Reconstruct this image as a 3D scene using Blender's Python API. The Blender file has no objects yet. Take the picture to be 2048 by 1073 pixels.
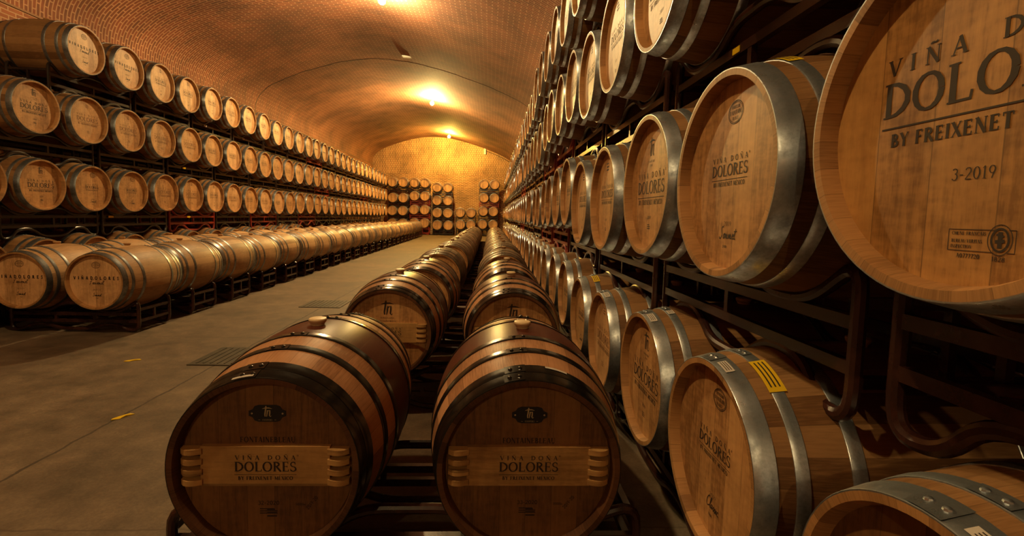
import bpy, math, random
from mathutils import Vector, Matrix
random.seed(7)
C = bpy.context.scene.collection
SC = bpy.context.scene
PI = math.pi
H = 1.37                                  # eye height above the cellar floor

# ------------------------------------------------------------------ camera
cd = bpy.data.cameras.new('camera')
cam = bpy.data.objects.new('camera', cd)
C.objects.link(cam)
F = 954.94
cd.sensor_width = 36
cd.lens = F * 36 / 2048
cd.shift_y = -30 / 2048
cd.clip_start = 0.05
yaw, pitch, roll = 0.04678, 0.07668, 0.02568
cy, sy, cp, sp = math.cos(yaw), math.sin(yaw), math.cos(pitch), math.sin(pitch)
fwd = Vector((sy * cp, cy * cp, -sp))
rt = Vector((cy, -sy, 0))
up = rt.cross(fwd)
r2 = rt * math.cos(roll) + up * math.sin(roll)
u2 = up * math.cos(roll) - rt * math.sin(roll)
M4 = Matrix(((r2.x, u2.x, -fwd.x, 0), (r2.y, u2.y, -fwd.y, 0), (r2.z, u2.z, -fwd.z, H), (0, 0, 0, 1)))
cam.matrix_world = M4
SC.camera = cam

# ------------------------------------------------------------------ world, exposure
w = bpy.data.worlds.new('world')
SC.world = w
w.use_nodes = True
w.node_tree.nodes['Background'].inputs[0].default_value = (1, .72, .45, 1)
w.node_tree.nodes['Background'].inputs[1].default_value = 0.0
SC.view_settings.view_transform = 'Standard'
SC.view_settings.look = 'None'
SC.view_settings.gamma = 1
SC.view_settings.use_curve_mapping = False
SC.view_settings.exposure = -0.06
try:
    SC.cycles.max_bounces = 6
    SC.cycles.diffuse_bounces = 4
    SC.cycles.glossy_bounces = 3
    SC.cycles.sample_clamp_indirect = 4
    SC.cycles.caustics_reflective = False
    SC.cycles.caustics_refractive = False
except Exception:
    pass
# lamps: x, y, power (emission strength), colour; built further down as real fixtures
LAMPS = [(-2.60, 11.5, 1.02, (1, .70, .30)), (-2.68, 21.6, 1.7, (1, .68, .22)),
         (-2.70, 30.5, 1.05, (1, .61, .10)), (-2.55, 0.9, .42, (1, .70, .30)), (-2.55, -9.0, .35, (1, .70, .30))]
LAMP_STRENGTH = 5200.0

# ------------------------------------------------------------------ materials
def mat(name, col=(.5, .5, .5), rough=.5, metal=0.0, emit=None, spec=None):
    m = bpy.data.materials.new(name)
    m.use_nodes = True
    b = m.node_tree.nodes['Principled BSDF']
    b.inputs['Base Color'].default_value = (*col, 1)
    b.inputs['Roughness'].default_value = rough
    b.inputs['Metallic'].default_value = metal
    if spec is not None:
        b.inputs['Specular IOR Level'].default_value = spec
    if emit:
        b.inputs['Emission Color'].default_value = (*emit[0], 1)
        b.inputs['Emission Strength'].default_value = emit[1]
    return m

class NT:
    def __init__(s, m):
        s.m = m
        s.t = m.node_tree
        s.b = s.t.nodes['Principled BSDF']
    def n(s, typ, **kw):
        nd = s.t.nodes.new(typ)
        for k, v in kw.items():
            setattr(nd, k, v)
        return nd
    def l(s, a, b):
        s.t.links.new(a, b)
    def math(s, op, a, b=None, c=None):
        nd = s.n('ShaderNodeMath', operation=op)
        for i, v in enumerate((a, b, c)):
            if v is None:
                continue
            if isinstance(v, (int, float)):
                nd.inputs[i].default_value = v
            else:
                s.l(v, nd.inputs[i])
        return nd.outputs[0]
    def ramp(s, fac, stops):
        nd = s.n('ShaderNodeValToRGB')
        e = nd.color_ramp.elements
        while len(e) < len(stops):
            e.new(.5)
        for el, (p, c) in zip(e, stops):
            el.position = p
            el.color = (*c, 1)
        s.l(fac, nd.inputs[0])
        return nd.outputs[0]
    def mix(s, fac, a, b, mode='MIX'):
        nd = s.n('ShaderNodeMix', data_type='RGBA', blend_type=mode)
        for sock, v in ((nd.inputs[0], fac), (nd.inputs[6], a), (nd.inputs[7], b)):
            if isinstance(v, (int, float)):
                sock.default_value = v
            elif isinstance(v, tuple):
                sock.default_value = (*v, 1)
            else:
                s.l(v, sock)
        return nd.outputs[2]
    def comb(s, x, y, z):
        nd = s.n('ShaderNodeCombineXYZ')
        for i, v in enumerate((x, y, z)):
            if isinstance(v, (int, float)):
                nd.inputs[i].default_value = v
            else:
                s.l(v, nd.inputs[i])
        return nd.outputs[0]
    def noise(s, vec, scale=5, detail=3, rough=.5, out='Fac'):
        nd = s.n('ShaderNodeTexNoise')
        nd.inputs['Scale'].default_value = scale
        nd.inputs['Detail'].default_value = detail
        nd.inputs['Roughness'].default_value = rough
        s.l(vec, nd.inputs['Vector'])
        return nd.outputs[out]
    def bump(s, h, strength=.3, dist=.01):
        nd = s.n('ShaderNodeBump')
        nd.inputs['Strength'].default_value = strength
        nd.inputs['Distance'].default_value = dist
        s.l(h, nd.inputs['Height'])
        s.l(nd.outputs[0], s.b.inputs['Normal'])

def obj_coords(k):
    tc = k.n('ShaderNodeTexCoord')
    sx = k.n('ShaderNodeSeparateXYZ')
    k.l(tc.outputs['Object'], sx.inputs[0])
    return tc.outputs['Object'], sx.outputs[0], sx.outputs[1], sx.outputs[2]

def oak_staves(name, base, dark, rough=.5, band=None, n=26, coat=0):
    """staves running along the barrel's own Y axis; every stave its own tone"""
    m = mat(name, base, rough)
    k = NT(m)
    co, x, y, z = obj_coords(k)
    info = k.n('ShaderNodeObjectInfo')
    rnd = k.math('MULTIPLY', info.outputs['Random'], 37.0)
    ang = k.math('ARCTAN2', x, z)
    turn = k.math('MULTIPLY', k.math('ADD', k.math('DIVIDE', ang, 2 * PI), .5), n)
    turn = k.math('ADD', turn, rnd)
    idx = k.math('FLOOR', turn)
    fr = k.math('SUBTRACT', turn, idx)
    wn = k.n('ShaderNodeTexWhiteNoise', noise_dimensions='1D')
    k.l(idx, wn.inputs['W'])
    tone = wn.outputs[0]
    gv = k.comb(k.math('MULTIPLY', turn, 2.2), k.math('MULTIPLY', y, 2.2), rnd)
    grain = k.noise(gv, 6, 5, .62)
    gv2 = k.comb(k.math('MULTIPLY', turn, 16.0), k.math('MULTIPLY', y, 5.0), rnd)
    fine = k.noise(gv2, 3, 2, .6)
    blot = k.noise(co, 4.5, 3, .6)
    f = k.math('ADD', k.math('MULTIPLY', grain, .45), k.math('MULTIPLY', fine, .25))
    f = k.math('ADD', f, k.math('MULTIPLY', tone, .3))
    f = k.math('ADD', f, k.math('MULTIPLY', k.math('SUBTRACT', blot, .5), .35))
    colr = k.ramp(f, [(.34, tuple(c * .8 for c in dark)), (.50, tuple((a + b_) / 2 for a, b_ in zip(dark, base))), (.66, base)])
    if band:
        inb = k.math('LESS_THAN', k.math('ABSOLUTE', y), band[0])
        stain = k.ramp(k.noise(co, 9, 3, .6), [(.3, tuple(c * .75 for c in band[1])), (.7, band[1])])
        colr = k.mix(k.math('MULTIPLY', inb, .93), colr, stain)
        rr = k.math('SUBTRACT', rough, k.math('MULTIPLY', inb, rough - .36))
        k.l(rr, k.b.inputs['Roughness'])
    edge = k.math('MINIMUM', fr, k.math('SUBTRACT', 1.0, fr))
    joint = k.math('LESS_THAN', edge, .014)
    k.b.inputs['Specular IOR Level'].default_value = .25 if not band else .05
    if 'grey' in name: k.b.inputs['Specular IOR Level'].default_value = .08
    colr = k.mix(k.math('MULTIPLY', joint, .4), colr, tuple(c * .25 for c in dark))
    k.l(colr, k.b.inputs['Base Color'])
    k.bump(k.math('SUBTRACT', k.math('MULTIPLY', grain, .25), joint), .25, .003)
    if coat:
        k.b.inputs['Coat Weight'].default_value = coat
        k.b.inputs['Coat Roughness'].default_value = .25
    return m

def oak_planks(name, base, dark, horizontal=False, plank=.085, rough=.5, figure=0.35):
    """head boards running up and down"""
    m = mat(name, base, rough)
    k = NT(m)
    co, x, y, z = obj_coords(k)
    if horizontal:
        x, z = z, x
    info = k.n('ShaderNodeObjectInfo')
    rnd = k.math('MULTIPLY', info.outputs['Random'], 53.0)
    t = k.math('ADD', k.math('DIVIDE', x, plank), rnd)
    idx = k.math('FLOOR', t)
    fr = k.math('SUBTRACT', t, idx)
    wn = k.n('ShaderNodeTexWhiteNoise', noise_dimensions='1D')
    k.l(idx, wn.inputs['W'])
    shift = k.math('MULTIPLY', wn.outputs[0], 9.0)
    gv = k.comb(k.math('MULTIPLY', x, 26.0), k.math('MULTIPLY', z, 2.6), k.math('ADD', rnd, shift))
    grain = k.noise(gv, 3.2, 6, .6)
    gv2 = k.comb(k.math('MULTIPLY', x, 120.0), k.math('MULTIPLY', z, 14.0), shift)
    fine = k.noise(gv2, 2.4, 3, .7)
    fig = k.noise(k.comb(k.math('MULTIPLY', x, 9.0), k.math('MULTIPLY', z, 22.0), shift), 2.5, 3, .5)
    f = k.math('ADD', k.math('MULTIPLY', grain, .55), k.math('MULTIPLY', fine, .22))
    f = k.math('ADD', f, k.math('MULTIPLY', k.math('SUBTRACT', fig, .5), figure))
    f = k.math('ADD', f, k.math('MULTIPLY', wn.outputs[0], .28))
    colr = k.ramp(f, [(.36, tuple(c * .8 for c in dark)), (.52, tuple((a * .45 + b * .55) for a, b in zip(dark, base))), (.72, base)])
    dirt = k.noise(co, 3.4, 5, .7)
    colr = k.mix(.75, colr, k.ramp(dirt, [(.33, (.62, .58, .54)), (.55, (1, 1, 1))]), 'MULTIPLY')
    edge = k.math('MINIMUM', fr, k.math('SUBTRACT', 1.0, fr))
    joint = k.math('LESS_THAN', edge, .009)
    colr = k.mix(k.math('MULTIPLY', joint, .6), colr, tuple(c * .3 for c in dark))
    k.l(colr, k.b.inputs['Base Color'])
    k.bump(k.math('SUBTRACT', k.math('MULTIPLY', grain, .3), joint), .2, .002)
    return m

def steel(name, a, b, r0, r1, scale=14):
    m = mat(name, a, r0, .9)
    k = NT(m)
    co, x, y, z = obj_coords(k)
    n1 = k.noise(co, scale, 5, .65)
    n2 = k.noise(co, scale * 4.5, 3, .7)
    f = k.math('ADD', k.math('MULTIPLY', n1, .7), k.math('MULTIPLY', n2, .3))
    k.l(k.ramp(f, [(.38, b), (.62, a)]), k.b.inputs['Base Color'])
    nd = k.n('ShaderNodeMapRange')
    nd.inputs[1].default_value = .35
    nd.inputs[2].default_value = .65
    nd.inputs[3].default_value = r1
    nd.inputs[4].default_value = r0
    k.l(f, nd.inputs[0])
    k.l(nd.outputs[0], k.b.inputs['Roughness'])
    k.bump(n2, .05, .002)
    return m

def painted(name, a, b, rough=.3):
    m = mat(name, a, rough)
    k = NT(m)
    tc = k.n('ShaderNodeTexCoord')
    n1 = k.noise(tc.outputs['Object'], 9, 5, .65)
    k.l(k.ramp(n1, [(.42, a), (.7, b)]), k.b.inputs['Base Color'])
    k.bump(n1, .08, .002)
    return m

def brick(name, bw=.25, rh=.075, ca=(.36, .11, .045), cb=(.19, .055, .028), mortar=(.50, .33, .21), msize=.0115, uv=True):
    m = mat(name, ca, .85)
    k = NT(m)
    tc = k.n('ShaderNodeTexCoord')
    v = tc.outputs['UV']
    wob = k.noise(v, 2.3, 2, .5, 'Color')
    mv = k.n('ShaderNodeVectorMath', operation='MULTIPLY_ADD')
    k.l(wob, mv.inputs[0])
    mv.inputs[1].default_value = (.035, .035, 0)
    k.l(v, mv.inputs[2])
    bt = k.n('ShaderNodeTexBrick')
    bt.offset = .5
    bt.inputs['Color1'].default_value = (*ca, 1)
    bt.inputs['Color2'].default_value = (*cb, 1)
    bt.inputs['Mortar'].default_value = (*mortar, 1)
    bt.inputs['Scale'].default_value = 1
    bt.inputs['Mortar Size'].default_value = msize
    bt.inputs['Mortar Smooth'].default_value = .25
    bt.inputs['Bias'].default_value = -.1
    bt.inputs['Brick Width'].default_value = bw
    bt.inputs['Row Height'].default_value = rh
    k.l(mv.outputs[0], bt.inputs['Vector'])
    big = k.noise(v, .55, 4, .6)
    mid = k.noise(v, 7.0, 3, .6)
    c1 = k.mix(k.math('MULTIPLY', mid, .5), bt.outputs['Color'], (.30, .12, .06))
    c2 = k.mix(.85, c1, k.ramp(big, [(.34, (.45, .42, .40)), (.62, (1.15, 1.08, 1.0))]), 'MULTIPLY')
    k.l(c2, k.b.inputs['Base Color'])
    hgt = k.math('ADD', k.math('SUBTRACT', 1.0, bt.outputs['Fac']), k.math('MULTIPLY', mid, .5))
    k.bump(hgt, .7, .012)
    return m

M = {}
M['stave'] = oak_staves('oak_staves', (.58, .36, .19), (.36, .20, .095), .5)
M['stave_old'] = oak_staves('oak_staves_weathered', (.33, .175, .075), (.17, .08, .032), .5)
M['stave_stained'] = oak_staves('oak_staves_wine_stained', (.52, .27, .145), (.34, .16, .08), .42, band=(.128, (.08, .017, .013)))
M['stave_grey'] = oak_staves('oak_staves_greyed', (.27, .165, .10), (.14, .08, .045), .68)
M['head'] = oak_planks('oak_head', (.66, .36, .15), (.40, .19, .07))
M['head_pale'] = oak_planks('oak_head_pale', (.78, .47, .24), (.56, .30, .13), figure=.15)
M['head_gold'] = oak_planks('oak_head_gold', (.60, .31, .10), (.34, .155, .045), figure=.4, plank=.11)
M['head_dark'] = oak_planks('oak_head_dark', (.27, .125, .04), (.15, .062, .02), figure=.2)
M['board'] = oak_planks('cross_board_oak', (.58, .33, .12), (.42, .22, .08), horizontal=True, plank=.4, figure=.15)
M['rim'] = oak_staves('oak_chime', (.48, .25, .10), (.30, .145, .055), .55, n=30)
M['rim_dark'] = oak_staves('wine_stained_chime', (.13, .055, .025), (.07, .028, .013), .5)
M['galv'] = steel('galvanised_steel', (.62, .67, .74), (.27, .30, .35), .24, .48)
M['galv_dull'] = steel('dull_steel_hoop', (.31, .33, .36), (.14, .15, .165), .3, .5)
M['dark_steel'] = steel('dark_steel_hoop', (.16, .13, .10), (.07, .055, .045), .34, .5)
M['black'] = steel('black_hoop', (.012, .010, .009), (.007, .006, .005), .14, .26)
M['black'].node_tree.nodes['Principled BSDF'].inputs['Metallic'].default_value = 0
M['rack'] = painted('maroon_rack_paint', (.026, .008, .006), (.06, .020, .013), .27)
M['rack_black'] = painted('black_rack_paint', (.010, .006, .005), (.026, .013, .009), .3)
M['rack_red'] = painted('red_rack_paint', (.30, .02, .008), (.18, .014, .007), .4)
M['ink'] = mat('burnt_ink', (.022, .010, .006), .7)
M['ink_faint'] = mat('faded_ink', (.17, .072, .026), .7)
M['bung'] = mat('bung_silicone', (.72, .52, .30), .45)
M['bung_wood'] = mat('bung_wood', (.42, .22, .09), .5)
M['paper'] = mat('paper_sticker', (.62, .56, .52), .5)
M['yellow'] = mat('yellow_sticker', (.80, .52, .01), .45)
M['plate'] = mat('black_name_plate', (.012, .012, .018), .35)
M['plate_ink'] = mat('plate_lettering', (.50, .40, .25), .5)
M['white'] = mat('white_plastic', (.7, .7, .66), .4)
M['housing'] = mat('lamp_housing', (.35, .33, .3), .4, .6)

# ------------------------------------------------------------------ mesh helpers
def mesh(name, vs, fs, mats, mi=None, smooth=True, ang=32, uv=None):
    me = bpy.data.meshes.new(name)
    me.from_pydata([tuple(v) for v in vs], [], fs)
    for m in (mats if isinstance(mats, (list, tuple)) else [mats]):
        me.materials.append(m)
    if mi:
        me.polygons.foreach_set('material_index', mi)
    if smooth:
        me.polygons.foreach_set('use_smooth', [True] * len(fs))
        me.set_sharp_from_angle(angle=math.radians(ang))
    if uv:
        lay = me.uv_layers.new(name='UVMap')
        for lp in me.loops:
            lay.data[lp.index].uv = uv[lp.vertex_index]
    me.update()
    return me

def link(name, me, parent=None, loc=(0, 0, 0), rot=None):
    o = bpy.data.objects.new(name, me)
    C.objects.link(o)
    o.location = loc
    if rot:
        o.rotation_euler = rot
    if parent:
        o.parent = parent
    return o

class MB:
    def __init__(s):
        s.v, s.f, s.m = [], [], []
    def add(s, vs, fs, mi=0):
        o = len(s.v)
        s.v += [tuple(v) for v in vs]
        s.f += [tuple(i + o for i in f) for f in fs]
        s.m += [mi] * len(fs)
    def box(s, c, d, mi=0, R=None):
        x, y, z = (k / 2 for k in d)
        vs = [Vector((a * x, b * y, e * z)) for a in (-1, 1) for b in (-1, 1) for e in (-1, 1)]
        if R:
            vs = [R @ v for v in vs]
        vs = [v + Vector(c) for v in vs]
        s.add(vs, [(0, 1, 3, 2), (4, 6, 7, 5), (0, 4, 5, 1), (2, 3, 7, 6), (0, 2, 6, 4), (1, 5, 7, 3)], mi)
    def lathe(s, prof, n, mi=0, axis='y', c=(0, 0, 0), closed=False, capa=False, capb=False, mis=None):
        """prof: (radius, height) pairs"""
        vs = []
        for r, h in prof:
            for i in range(n):
                a = 2 * PI * i / n
                p = (r * math.sin(a), h, r * math.cos(a)) if axis == 'y' else (r * math.cos(a), r * math.sin(a), h)
                vs.append((p[0] + c[0], p[1] + c[1], p[2] + c[2]))
        fs, ms = [], []
        L = len(prof)
        for j in range(L if closed else L - 1):
            j2 = (j + 1) % L
            for i in range(n):
                i2 = (i + 1) % n
                fs.append((j * n + i, j * n + i2, j2 * n + i2, j2 * n + i))
                ms.append(mis[j] if mis else mi)
        if capa:
            fs.append(tuple(reversed(range(n)))); ms.append(mi)
        if capb:
            fs.append(tuple(range((L - 1) * n, L * n))); ms.append(mi)
        o = len(s.v)
        s.v += vs
        s.f += [tuple(q + o for q in f) for f in fs]
        s.m += ms
    def dome(s, c, nrm, r, h, mi=0, n=8):
        nrm = Vector(nrm).normalized()
        a = nrm.orthogonal().normalized()
        b = nrm.cross(a)
        vs, fs = [], []
        rings = [(1, 0), (.85, .6), (.5, .92)]
        for rr, hh in rings:
            for i in range(n):
                t = 2 * PI * i / n
                vs.append(Vector(c) + (a * math.cos(t) + b * math.sin(t)) * r * rr + nrm * h * hh)
        vs.append(Vector(c) + nrm * h)
        for j in range(2):
            for i in range(n):
                fs.append((j * n + i, j * n + (i + 1) % n, (j + 1) * n + (i + 1) % n, (j + 1) * n + i))
        for i in range(n):
            fs.append((2 * n + i, 2 * n + (i + 1) % n, 3 * n))
        s.add(vs, fs, mi)
    def tube(s, pts, r, n=8, closed=True, mi=0, nrm=(0, 1, 0)):
        """tube along points lying in a plane with normal nrm"""
        N = Vector(nrm)
        pts = [Vector(p) for p in pts]
        L = len(pts)
        vs, fs = [], []
        for i, p in enumerate(pts):
            a = pts[(i - 1) % L] if (closed or i > 0) else p
            b = pts[(i + 1) % L] if (closed or i < L - 1) else p
            t = (b - a).normalized()
            sd = t.cross(N).normalized()
            for q in range(n):
                th = 2 * PI * q / n
                vs.append(p + (sd * math.cos(th) + N * math.sin(th)) * r)
        for i in range(L if closed else L - 1):
            i2 = (i + 1) % L
            for q in range(n):
                q2 = (q + 1) % n
                fs.append((i * n + q, i * n + q2, i2 * n + q2, i2 * n + q))
        if not closed:
            fs.append(tuple(range(n)))
            fs.append(tuple(reversed(range((L - 1) * n, L * n))))
        s.add(vs, fs, mi)
    def build(s, name, mats, smooth=True, ang=32, uv=None):
        return mesh(name, s.v, s.f, mats, s.m, smooth, ang, uv)

def rounded(pts, rad, closed=True, seg=4):
    out = []
    L = len(pts)
    for i, p in enumerate(pts):
        p = Vector(p)
        if not closed and i in (0, L - 1):
            out.append(p)
            continue
        a = Vector(pts[(i - 1) % L]); b = Vector(pts[(i + 1) % L])
        da, db = (a - p), (b - p)
        ra = min(rad, da.length * .48); rb = min(rad, db.length * .48)
        p0 = p + da.normalized() * ra
        p1 = p + db.normalized() * rb
        for k in range(seg + 1):
            t = k / seg
            out.append(p0 * (1 - t) ** 2 + p * 2 * t * (1 - t) + p1 * t * t)
    return out

# ------------------------------------------------------------------ lettering (stroke glyphs with serifs)
T, t_ = .15, .055
GL = {}
def G(ch, adv, *st):
    GL[ch] = (adv, st)
def Ln(x0, y0, x1, y1, w=T): return ('l', x0, y0, x1, y1, w)
def Ar(cx, cy_, rx, ry, a, b, w0=t_, w1=T): return ('a', cx, cy_, rx, ry, a, b, w0, w1)
def Sf(x, y, hw=.15): return ('s', x, y, hw)
G('I', .34, Ln(.17, 0, .17, 1), Sf(.17, 0), Sf(.17, 1))
G('V', .78, Ln(.06, 1, .39, 0), Ln(.70, 1, .41, .0, t_), Sf(.06, 1), Sf(.70, 1, .12))
G('N', .86, Ln(.13, 0, .13, 1, t_), Ln(.13, 1, .72, 0), Ln(.72, 0, .72, 1, t_), Sf(.13, 0, .11), Sf(.10, 1, .1), Sf(.72, 1, .11))
G('~N', .86, *GL['N'][1], Ln(.24, 1.16, .38, 1.24, .07), Ln(.38, 1.24, .5, 1.17, .07), Ln(.5, 1.17, .64, 1.25, .07))
G('D', .86, Ln(.16, 0, .16, 1), Ar(.16, .5, .60, .475, -90, 90), Sf(.13, 0, .12), Sf(.13, 1, .12))
G('O', .94, Ar(.46, .5, .37, .48, 0, 360))
G('A', .82, Ln(.10, 0, .39, 1, t_), Ln(.39, 1, .70, 0), Ln(.2, .34, .58, .34, t_), Sf(.10, 0, .12), Sf(.70, 0, .14))
G('L', .68, Ln(.16, 0, .16, 1), Ln(.16, .03, .6, .03, t_), Ln(.6, .0, .63, .24, t_), Sf(.16, 0, .13), Sf(.16, 1))
G('R', .80, Ln(.16, 0, .16, 1), Ar(.16, .745, .40, .23, -90, 90), Ln(.34, .5, .72, 0), Sf(.16, 0), Sf(.14, 1, .12), Sf(.72, 0, .1))
G('E', .70, Ln(.16, 0, .16, 1), Ln(.16, .03, .58, .03, t_), Ln(.16, .97, .56, .97, t_), Ln(.16, .52, .48, .52, t_), Ln(.58, 0, .61, .22, t_), Ln(.56, .8, .56, 1, t_), Ln(.48, .42, .48, .62, t_), Sf(.12, 0, .1), Sf(.12, 1, .1))
G("'E", .70, *GL['E'][1], Ln(.3, 1.1, .42, 1.26, .08))
G('S', .62, Ar(.31, .74, .22, .23, 40, 270, .07, .10), Ar(.31, .265, .235, .235, 90, -150, .07, .12), Ln(.49, .72, .5, .95, t_), Ln(.08, .05, .07, .3, t_))
G('B', .76, Ln(.16, 0, .16, 1), Ar(.16, .75, .36, .225, -90, 90), Ar(.16, .27, .44, .245, -90, 90), Sf(.13, 0, .12), Sf(.13, 1, .12))
G('Y', .76, Ln(.06, 1, .37, .46), Ln(.68, 1, .37, .46, t_), Ln(.37, 0, .37, .48), Sf(.06, 1), Sf(.68, 1, .12), Sf(.37, 0))
G('F', .66, Ln(.16, 0, .16, 1), Ln(.16, .97, .56, .97, t_), Ln(.16, .5, .46, .5, t_), Ln(.56, .78, .56, 1, t_), Ln(.46, .4, .46, .6, t_), Sf(.16, 0), Sf(.12, 1, .1))
G('X', .78, Ln(.10, 1, .68, 0), Ln(.66, 1, .12, 0, t_), Sf(.1, 1), Sf(.68, 0), Sf(.66, 1, .11), Sf(.12, 0, .11))
G('T', .72, Ln(.36, 0, .36, 1), Ln(.06, .97, .66, .97, t_), Ln(.06, .78, .06, 1, t_), Ln(.66, .78, .66, 1, t_), Sf(.36, 0))
G('M', 1.0, Ln(.14, 0, .16, 1, t_), Ln(.16, 1, .49, .1), Ln(.49, .1, .82, 1, t_), Ln(.82, 1, .84, 0), Sf(.14, 0, .11), Sf(.84, 0, .13), Sf(.12, 1, .1), Sf(.86, 1, .1))
G('C', .80, Ar(.45, .5, .36, .48, 45, 315), Ln(.7, .72, .72, .96, t_))
G('U', .84, Ln(.14, .3, .14, 1), Ar(.42, .3, .28, .28, 180, 360, T, t_), Ln(.70, .3, .70, 1, t_), Sf(.14, 1), Sf(.70, 1, .12))
G('H', .86, Ln(.16, 0, .16, 1), Ln(.70, 0, .70, 1), Ln(.16, .5, .7, .5, t_), Sf(.16, 0), Sf(.16, 1), Sf(.7, 0), Sf(.7, 1))
G('Q', .94, *GL['O'][1], Ln(.5, .1, .8, -.14, .1))
G('P', .74, Ln(.16, 0, .16, 1), Ar(.16, .72, .42, .25, -90, 90), Sf(.16, 0), Sf(.13, 1, .12))
G('-', .42, Ln(.05, .42, .36, .42, .09))
G('0', .64, Ar(.32, .5, .24, .48, 0, 360))
G('1', .46, Ln(.24, 0, .24, 1, .13), Ln(.24, .98, .08, .84, t_), Sf(.24, 0, .14))
G('2', .62, Ar(.3, .74, .22, .24, 165, -35, t_, .12), Ln(.47, .6, .06, .04, .08), Ln(.06, .04, .56, .04, .09))
G('3', .60, Ar(.28, .75, .21, .22, 150, -90, t_, .12), Ar(.28, .28, .24, .26, 90, -150, t_, .13))
G('4', .64, Ln(.42, 0, .42, 1, .12), Ln(.42, .98, .04, .3, t_), Ln(.04, .28, .58, .28, .07))
G('5', .60, Ln(.12, .97, .5, .97, .08), Ln(.12, .97, .1, .55, t_), Ar(.27, .3, .25, .29, 120, -150, t_, .13))
G('7', .58, Ln(.06, .96, .54, .96, .09), Ln(.54, .96, .2, 0, .11))
G('8', .62, Ar(.31, .75, .19, .22, 0, 360, t_, .11), Ar(.31, .27, .24, .26, 0, 360, t_, .13))
G('9', .62, Ar(.31, .68, .22, .29, 0, 360, t_, .12), Ln(.53, .66, .3, .0, .09))
G(' ', .42)
G("'", .25, Ln(.1, 1, .08, .75, .08))
G('.', .2, Ln(.06, .04, .14, .04, .1))
SCR = {   # joined handwriting, one polyline per letter
    'C': (.62, [(.5, .85), (.42, 1), (.22, .9), (.08, .5), (.14, .1), (.35, 0), (.55, .15)]),
    'S': (.6, [(.5, .9), (.38, 1), (.2, .85), (.28, .6), (.42, .35), (.3, .05), (.1, .0), (.02, .15)]),
    'F': (.55, [(.7, 1), (.3, .95), (.2, .5), (.12, .1), (0, 0)]),
    'l': (.2, [(0, .1), (.14, .6), (.2, 1), (.1, .9), (.08, .2), (.16, .02), (.25, .1)]),
    'a': (.38, [(.3, .42), (.12, .4), (.04, .15), (.14, .02), (.28, .3), (.3, .45), (.28, .08), (.4, .08)]),
    's': (.28, [(0, .1), (.16, .45), (.22, .2), (.14, .0), (.3, .1)]),
    'i': (.2, [(0, .1), (.1, .42), (.1, .06), (.22, .1)]),
    'c': (.28, [(.24, .38), (.12, .42), (.03, .2), (.12, .02), (.3, .1)]),
    'o': (.34, [(.18, .42), (.05, .25), (.12, .02), (.25, .15), (.2, .42), (.36, .36)]),
    'm': (.55, [(0, .4), (.06, .02), (.14, .42), (.22, .04), (.3, .42), (.38, .04), (.5, .1)]),
    'n': (.38, [(0, .4), (.06, .02), (.16, .42), (.24, .04), (.38, .1)]),
    'e': (.28, [(0, .15), (.2, .3), (.14, .43), (.04, .2), (.12, .02), (.3, .1)]),
    't': (.24, [(.04, .2), (.16, .85), (.08, .1), (.2, .04), (.28, .1)]),
    'r': (.26, [(0, .1), (.1, .45), (.2, .38), (.14, .05), (.28, .1)]),
    'x': (.32, [(0, .4), (.14, .2), (.26, .02), (.14, .2), (.3, .42), (.1, .0)]),
}
def tokens(s):
    out, i = [], 0
    while i < len(s):
        if s[i] in "~" or (s[i] == "'" and i + 1 < len(s) and s[i + 1] == 'E'):
            out.append(s[i:i + 2]); i += 2
        else:
            out.append(s[i]); i += 1
    return out
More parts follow.
